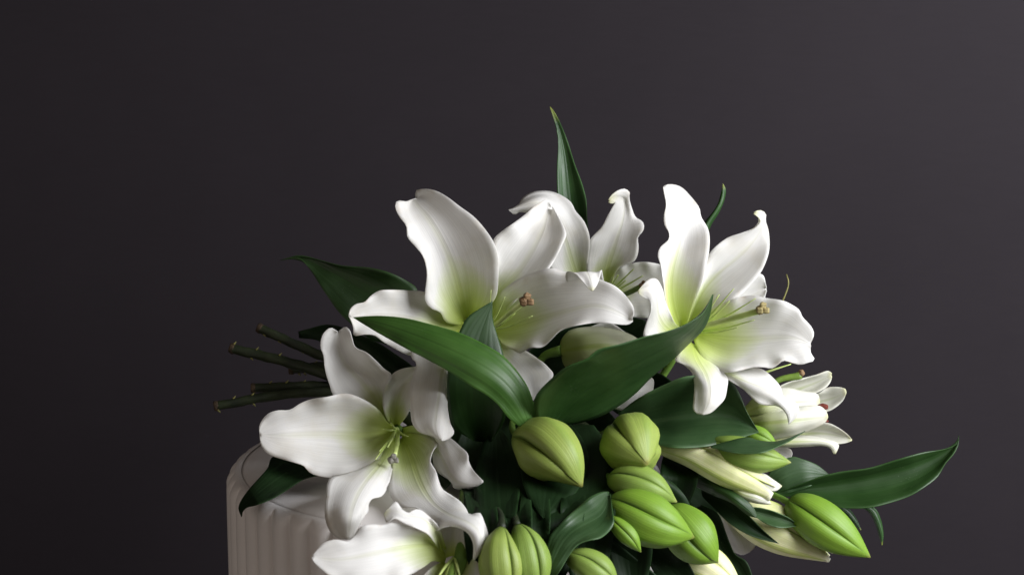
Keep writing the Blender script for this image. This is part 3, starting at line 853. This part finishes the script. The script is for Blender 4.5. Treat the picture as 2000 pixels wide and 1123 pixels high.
petal(fD, [(1340, 660), (1325, 690), (1318, 704), (1335, 712), (1351, 728), (1356, 745), (1355, 777), (1354, 800), (1362, 808)],
      [(1352, 670), (1360, 700), (1378, 730), (1386, 760), (1382, 790), (1372, 810)],
      [(1370, 680), (1395, 705), (1418, 727), (1422, 739), (1420, 758), (1415, 779), (1404, 792), (1388, 806), (1374, 810)],
      [80, 120, 150, 175, 195, 205], [70, 130, 180, 205, 215, 210], [80, 130, 170, 190, 200, 208], PETAL_D, ruffle=2)
petal(fD, [(1330, 665), (1290, 665), (1258, 658), (1262, 632), (1272, 603), (1268, 588), (1255, 580), (1246, 572)],
      [(1330, 655), (1300, 640), (1285, 615), (1283, 590), (1275, 570), (1260, 566), (1246, 570)],
      [(1335, 645), (1318, 630), (1308, 608), (1300, 590), (1294, 565), (1282, 545), (1268, 545), (1256, 556), (1246, 568)],
      [70, 120, 150, 160, 185, 200], [70, 110, 140, 165, 195, 200], [70, 120, 140, 160, 180, 200], PETAL_TIP, ruffle=2)
tube('style', [(1345, 650, 50), (1380, 636, 140), (1430, 622, 210), (1484, 607, 250)], [6, 6, 5.5, 6], STYLE, fD)
stigma(fD, (1490, 603, 255), 11, STIGMA_TAN)
for e in [(1433, 564, 190), (1425, 588, 180), (1476, 583, 200), (1473, 625, 215), (1440, 640, 210), (1405, 575, 160)]:
    tube('filament', [(1346, 650, 50), ((1350 + e[0]) / 2, (650 + e[1]) / 2 + 4, 135), e], [2.8, 2.4, .8], FILA, fD, n=7, rows=12)
tube('filament', [(1470, 735, 120), (1510, 722, 130), (1545, 711, 130)], [2.5, 2.2, .8], STYLE, fD, n=7, rows=10)
tube('filament', [(1518, 610, 100), (1529, 587, 105), (1540, 553, 100), (1536, 536, 96)], [1.6, 1.6, 1.5, 1.2], SCAR, fD, n=6, rows=14)

# F: half opened flower under it
fF = flower(s4, [(1330, 830, 40), (1400, 835, 30), (1440, 835, 30), (1470, 830, 35)], [7, 9, 14, 24])
petal(fF, [(1465, 815), (1480, 790), (1527, 752), (1567, 739), (1594, 732), (1618, 724), (1625, 729)], [(1466, 820), (1510, 785), (1560, 760), (1600, 745), (1624, 732)],
      [(1468, 825), (1520, 800), (1570, 775), (1597, 766), (1615, 755), (1623, 744), (1625, 735)], [20, 30, 30, 20, 10], [10, 0, -5, 0, 10], [20, 35, 40, 25, 10], PETAL_HALF, ruffle=2)
petal(fF, [(1480, 815), (1540, 780), (1599, 768), (1615, 757), (1640, 756), (1651, 759)], [(1480, 820), (1540, 800), (1600, 785), (1635, 775), (1653, 764)],
      [(1480, 828), (1540, 815), (1599, 806), (1620, 802), (1645, 784), (1653, 768)], [10, -5, -10, -10, -5], [-10, -30, -35, -25, -5], [10, 5, 0, -5, -5], PETAL_HALF, ruffle=2)
petal(fF, [(1455, 795), (1480, 770), (1527, 757), (1570, 764), (1597, 770), (1601, 782)], [(1456, 805), (1500, 790), (1545, 786), (1580, 784), (1601, 784)],
      [(1458, 815), (1500, 815), (1550, 810), (1585, 800), (1601, 787)], [45, 55, 55, 50, 45], [60, 85, 80, 65, 45], [50, 70, 65, 55, 45], PETAL_HALF, ruffle=1)
petal(fF, [(1460, 810), (1500, 800), (1560, 794), (1602, 793), (1614, 804), (1617, 812)], [(1458, 830), (1500, 826), (1560, 820), (1600, 816), (1617, 813)],
      [(1460, 850), (1500, 858), (1560, 848), (1600, 832), (1612, 824), (1617, 815)], [50, 65, 70, 70, 60], [60, 95, 105, 85, 60], [45, 60, 65, 60, 58], PETAL_HALF, ruffle=1)
petal(fF, [(1475, 840), (1540, 838), (1600, 826), (1621, 827), (1653, 846), (1664, 858)], [(1475, 846), (1540, 850), (1600, 846), (1640, 852), (1664, 859)],
      [(1475, 852), (1540, 862), (1600, 866), (1634, 867), (1655, 864), (1664, 860)], [20, 15, 10, 15, 20], [10, -10, -15, 0, 20], [20, 20, 20, 25, 22], PETAL_HALF, ruffle=1)
petal(fF, [(1475, 842), (1520, 850), (1570, 850), (1610, 856), (1638, 868), (1632, 886)], [(1475, 850), (1520, 862), (1570, 862), (1612, 864), (1632, 874), (1630, 886)],
      [(1475, 858), (1520, 872), (1570, 872), (1605, 870), (1620, 873), (1628, 886)], [30, 40, 40, 40, 40], [40, 60, 60, 55, 42], [30, 40, 45, 45, 42], PETAL_HALF, ruffle=1)
petal(fF, [(1490, 850), (1520, 868), (1545, 878), (1548, 886)], [(1488, 855), (1515, 880), (1535, 890), (1546, 892)], [(1486, 860), (1510, 890), (1530, 896), (1545, 896)],
      [10, 10, 10], [5, 0, 10], [10, 10, 10], ruffle=1)
tube('style', [(1470, 790, 30), (1519, 743, 25), (1556, 735, 25), (1564, 732, 25)], [7, 6, 6, 8], STYLE_DARK, fF)
blob('stigma', (1565, 729, 27), 7, STIGMA, fF)
blob('anther', (1607, 794, 35), 9, ANTHER, fF, sq=(1.2, .8, .7))
blob('anther', (1612, 822, 30), 5, ANTHER, fF, sq=(1.4, .8, .6))
bud(s4, [(1395, 868, 165), (1430, 880, 185), (1485, 895, 190), (1545, 903, 185)], 31, BUD_DARK, [(1330, 830, 40), (1365, 850, 90)], rot=2.5, peak=.45, base=.5)
bud(s4, [(1440, 838, 85), (1462, 845, 95), (1490, 856, 100), (1520, 872, 100)], 19, BUD_BRIGHT, [(1360, 835, 40)], rot=2.6, base=.4)
# G: long pale bud opening at its tip
fG = bud(s4, [(1290, 868, 130), (1360, 885, 165), (1440, 928, 185), (1508, 962, 185)], 34, BUD_PALE, [(1260, 850, 60)], rot=2.3, peak=.5, base=.5, tipw=.34, flare=.25)
petal(fG, [(1430, 915), (1460, 920), (1489, 923), (1510, 936), (1527, 948)], [(1430, 925), (1470, 932), (1500, 944), (1527, 949)], [(1430, 935), (1470, 948), (1500, 958), (1516, 958), (1527, 950)],
      [180, 188, 188, 185], [190, 205, 198, 185], [188, 198, 196, 186], PETAL_HALF, ruffle=1)
petal(fG, [(1420, 940), (1450, 955), (1480, 962), (1497, 968), (1506, 984)], [(1420, 948), (1450, 965), (1480, 974), (1506, 984)], [(1418, 956), (1450, 975), (1475, 982), (1490, 984), (1505, 985)],
      [180, 190, 193, 193], [190, 203, 206, 194], [175, 185, 193, 194], PETAL_HALF, ruffle=1)
# leaves on stem 4
leaf(s4, [(1208, 808), (1240, 782), (1294, 753), (1347, 734), (1428, 745), (1444, 768), (1460, 806), (1482, 843)],
     [(1212, 815), (1267, 826), (1330, 818), (1390, 812), (1440, 818), (1482, 843)],
     [(1220, 825), (1255, 855), (1300, 872), (1353, 874), (1407, 867), (1460, 851), (1482, 844)],
     [110, 160, 180, 170, 140, 130], [90, 110, 120, 125, 125, 130], [105, 180, 210, 205, 180, 135], LEAF_BLUE, ruffle=2, keel=.7)
leaf(s4, [(1388, 871), (1420, 862), (1460, 854), (1482, 860), (1514, 862), (1545, 854), (1572, 842)],
     [(1388, 872), (1430, 869), (1480, 870), (1520, 865), (1572, 842)],
     [(1390, 874), (1420, 882), (1460, 886), (1492, 883), (1522, 871), (1546, 859), (1572, 842)],
     [200, 205, 205, 195, 170], [210, 225, 230, 210, 170], [215, 245, 255, 220, 170], LEAF_BLUE, ruffle=1)
leaf(s4, [(1490, 960), (1507, 915), (1545, 892), (1569, 897), (1596, 908), (1618, 925)], [(1495, 965), (1530, 935), (1570, 922), (1619, 927)],
     [(1500, 970), (1540, 962), (1580, 950), (1620, 928)], [40, 50, 50, 40], [45, 60, 60, 40], [50, 70, 75, 42], LEAF_BLUE, ruffle=1)
leaf(s4, [(1360, 480), (1377, 433), (1388, 420), (1401, 401), (1409, 375), (1412, 359)], [(1366, 482), (1383, 436), (1397, 416), (1408, 398), (1413, 376), (1412, 359)],
     [(1372, 484), (1389, 439), (1404, 415), (1414, 391), (1417, 370), (1412, 359)], [-60, -60, -60, -60], [-50, -50, -52, -60], [-62, -66, -66, -60], LEAF_TIP, ruffle=1)

# ================= stem 5: far right bud and long leaf
s5 = lily_stem([(566, 722, -60), (640, 716, -60), (800, 750, -70), (1000, 790, -80), (1200, 840, -60), (1400, 930, 20), (1480, 958, 60)],
               [9, 9, 11, 11, 10, 8, 6], 'lily stem reaching past the stool with a plump green bud under a long pointed leaf')
bud(s5, [(1550, 986, 120), (1585, 1008, 150), (1640, 1046, 165), (1700, 1088, 165)], 43, BUD_BRIGHT, [(1470, 955, 60), (1510, 966, 85)], rot=2.75, peak=.38, base=.58, tipw=.03)
fH = bud(s5, [(1420, 985, 90), (1480, 1015, 110), (1550, 1050, 120), (1622, 1087, 120)], 44, BUD_PALE, [(1400, 935, 20)], rot=2.6, peak=.42, base=.45, tipw=.14, flare=.15)
petal(fH, [(1395, 985), (1400, 997), (1415, 1030), (1427, 1063), (1432, 1076), (1447, 1083)], [(1405, 985), (1425, 1015), (1445, 1045), (1456, 1070), (1450, 1083)],
      [(1420, 985), (1450, 1015), (1470, 1040), (1476, 1062), (1466, 1076), (1452, 1083)], [60, 75, 85, 80], [65, 85, 95, 82], [60, 70, 75, 80], ruffle=1)
leaf(s5, [(1500, 962), (1534, 956), (1561, 946), (1601, 931), (1642, 921), (1696, 914), (1750, 898), (1804, 883), (1850, 876), (1868, 868), (1873, 850)],
     [(1500, 966), (1560, 960), (1642, 955), (1720, 942), (1790, 922), (1840, 895), (1868, 870), (1873, 850)],
     [(1502, 970), (1561, 970), (1601, 985), (1642, 991), (1696, 991), (1736, 982), (1777, 968), (1804, 952), (1831, 931), (1847, 904), (1864, 885), (1872, 868), (1873, 850)],
     [60, 75, 95, 105, 105, 95, 90], [60, 70, 75, 80, 85, 85, 90], [65, 100, 125, 130, 125, 105, 90], LEAF, ruffle=3)
leaf(s5, [(1690, 985), (1709, 992), (1720, 1014), (1725, 1044), (1723, 1064)], [(1686, 987), (1703, 997), (1715, 1020), (1722, 1045), (1723, 1064)],
     [(1682, 988), (1697, 1000), (1709, 1020), (1718, 1048), (1722, 1064)], [60, 55, 50, 50], [65, 62, 58, 50], [60, 55, 50, 50], LEAF_TIP, ruffle=0)
leaf(s5, [(1640, 985), (1660, 995), (1672, 1012), (1682, 1034)], [(1636, 988), (1655, 1000), (1669, 1016), (1682, 1034)], [(1632, 990), (1648, 1004), (1664, 1020), (1681, 1035)],
     [50, 45, 45], [55, 50, 45], [50, 45, 45], LEAF_TIP, ruffle=0)
leaf(s5, [(1370, 950), (1416, 950), (1443, 985), (1470, 1014), (1497, 1041), (1520, 1060)], [(1370, 960), (1405, 975), (1435, 1003), (1470, 1032), (1520, 1060)],
     [(1372, 970), (1392, 990), (1430, 1025), (1470, 1047), (1521, 1061)], [120, 165, 180, 175], [115, 150, 170, 175], [120, 165, 185, 175], LEAF_SHADED, ruffle=1)
leaf(s5, [(1350, 925), (1380, 935), (1416, 950), (1451, 970), (1473, 993), (1479, 1010)], [(1350, 935), (1400, 955), (1440, 980), (1478, 1010)],
     [(1350, 945), (1390, 965), (1430, 982), (1462, 1006), (1478, 1011)], [130, 185, 200, 195], [130, 190, 210, 196], [130, 180, 195, 196], LEAF, ruffle=1)
leaf(s5, [(1470, 990), (1490, 992), (1538, 1009), (1560, 1025)], [(1472, 1000), (1500, 1008), (1535, 1018), (1560, 1026)], [(1476, 1008), (1492, 1020), (1522, 1030), (1559, 1027)],
     [170, 175, 170], [165, 168, 168], [175, 190, 172], LEAF_BLUE, ruffle=1)
leaf(s5, [(1370, 985), (1400, 1000), (1424, 1057), (1437, 1083), (1457, 1095), (1470, 1125), (1480, 1165)], [(1362, 990), (1390, 1030), (1412, 1075), (1440, 1118), (1478, 1166)],
     [(1355, 995), (1370, 1040), (1395, 1090), (1425, 1135), (1476, 1167)], [110, 140, 160, 165], [100, 125, 150, 165], [110, 140, 165, 165], LEAF_SHADED, ruffle=1)
# I: pale bud at the lower right
bud(s5, [(1300, 1060, 170), (1335, 1085, 195), (1385, 1110, 205), (1455, 1165, 205)], 38, BUD_PALE, [(1300, 960, 40), (1280, 1020, 110)], rot=2.4, base=.4)
# leaves high at the back
leaf(s5, [(800, 640), (815, 566), (795, 549), (761, 533), (721, 523), (667, 519), (640, 512), (584, 499), (548, 508)],
     [(790, 650), (740, 590), (690, 555), (640, 528), (590, 503), (548, 508)],
     [(780, 680), (720, 660), (683, 630), (659, 606), (640, 579), (622, 552), (603, 523), (584, 503), (548, 509)],
     [-40, -30, -30, -40, -60, -70], [-40, -45, -50, -55, -65, -70], [-40, -20, -20, -35, -60, -70], LEAF, ruffle=4)
leaf(s5, [(1130, 560), (1100, 460), (1089, 380), (1088, 355), (1088, 320), (1090, 287), (1089, 262), (1082, 235), (1074, 209)],
     [(1140, 560), (1125, 460), (1114, 380), (1107, 320), (1099, 275), (1088, 238), (1074, 209)],
     [(1150, 560), (1150, 470), (1146, 420), (1145, 392), (1137, 360), (1122, 320), (1110, 280), (1097, 247), (1085, 222), (1075, 209)],
     [-90, -80, -70, -80, -95, -105], [-95, -95, -90, -92, -98, -105], [-90, -80, -70, -80, -95, -105], LEAF_TIP, ruffle=1)
leaf(s5, [(582, 648), (610, 640), (640, 634), (680, 645), (720, 690), (770, 760)], [(583, 650), (620, 650), (660, 660), (710, 700), (768, 762)],
     [(584, 660), (620, 665), (660, 690), (700, 720), (766, 763)], [-60, -50, -40, -20], [-55, -60, -50, -20], [-60, -50, -40, -20], LEAF_SHADED)
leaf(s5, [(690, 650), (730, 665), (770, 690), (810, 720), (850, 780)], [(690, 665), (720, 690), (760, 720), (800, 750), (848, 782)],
     [(692, 690), (715, 705), (750, 728), (790, 775), (846, 784)], [-10, 20, 40, 50], [-20, 0, 20, 50], [-10, 20, 40, 50], LEAF_SHADED)
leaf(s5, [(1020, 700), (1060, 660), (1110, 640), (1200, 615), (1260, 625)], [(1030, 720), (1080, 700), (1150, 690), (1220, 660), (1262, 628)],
     [(1040, 740), (1100, 740), (1180, 730), (1240, 690), (1263, 630)], [0, 0, 10, 20], [-20, -20, -10, 20], [0, 0, 10, 20], LEAF_SHADED)
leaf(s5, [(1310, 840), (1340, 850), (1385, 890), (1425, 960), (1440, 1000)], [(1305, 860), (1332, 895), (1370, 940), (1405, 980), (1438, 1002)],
     [(1300, 880), (1320, 940), (1350, 990), (1385, 1010), (1436, 1003)], [0, 20, 40, 60], [-10, 10, 30, 60], [0, 30, 50, 60], LEAF_SHADED)
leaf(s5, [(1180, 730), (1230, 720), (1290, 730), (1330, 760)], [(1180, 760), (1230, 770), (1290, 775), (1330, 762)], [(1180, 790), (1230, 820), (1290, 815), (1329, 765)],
     [0, 10, 30, 50], [-10, 0, 20, 50], [0, 20, 40, 50], LEAF_SHADED)

# filler leaves added to keep the heart of the bouquet dark
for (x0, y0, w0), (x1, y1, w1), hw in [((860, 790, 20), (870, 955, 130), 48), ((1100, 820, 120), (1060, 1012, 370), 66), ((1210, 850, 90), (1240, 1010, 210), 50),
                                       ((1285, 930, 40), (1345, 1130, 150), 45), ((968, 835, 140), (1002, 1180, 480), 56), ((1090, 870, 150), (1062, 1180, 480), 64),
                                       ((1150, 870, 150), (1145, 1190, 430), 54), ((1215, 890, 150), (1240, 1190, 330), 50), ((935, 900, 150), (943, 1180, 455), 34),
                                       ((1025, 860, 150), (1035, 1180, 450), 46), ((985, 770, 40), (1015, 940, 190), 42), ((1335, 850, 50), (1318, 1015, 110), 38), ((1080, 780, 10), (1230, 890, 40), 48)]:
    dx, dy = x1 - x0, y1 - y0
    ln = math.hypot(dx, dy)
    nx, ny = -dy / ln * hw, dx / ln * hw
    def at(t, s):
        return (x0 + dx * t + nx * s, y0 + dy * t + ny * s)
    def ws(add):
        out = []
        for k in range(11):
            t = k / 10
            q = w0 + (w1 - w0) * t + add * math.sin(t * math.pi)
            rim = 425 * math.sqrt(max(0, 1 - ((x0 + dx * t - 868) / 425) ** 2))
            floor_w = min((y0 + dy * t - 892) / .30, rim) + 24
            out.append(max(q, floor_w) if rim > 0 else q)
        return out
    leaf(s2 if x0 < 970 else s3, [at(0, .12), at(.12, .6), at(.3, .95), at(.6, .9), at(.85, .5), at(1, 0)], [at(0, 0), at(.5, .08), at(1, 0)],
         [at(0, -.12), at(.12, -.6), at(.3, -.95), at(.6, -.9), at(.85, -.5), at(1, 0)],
         ws(12), ws(-6), ws(12), LEAF_SHADED, rows=30, half=5)
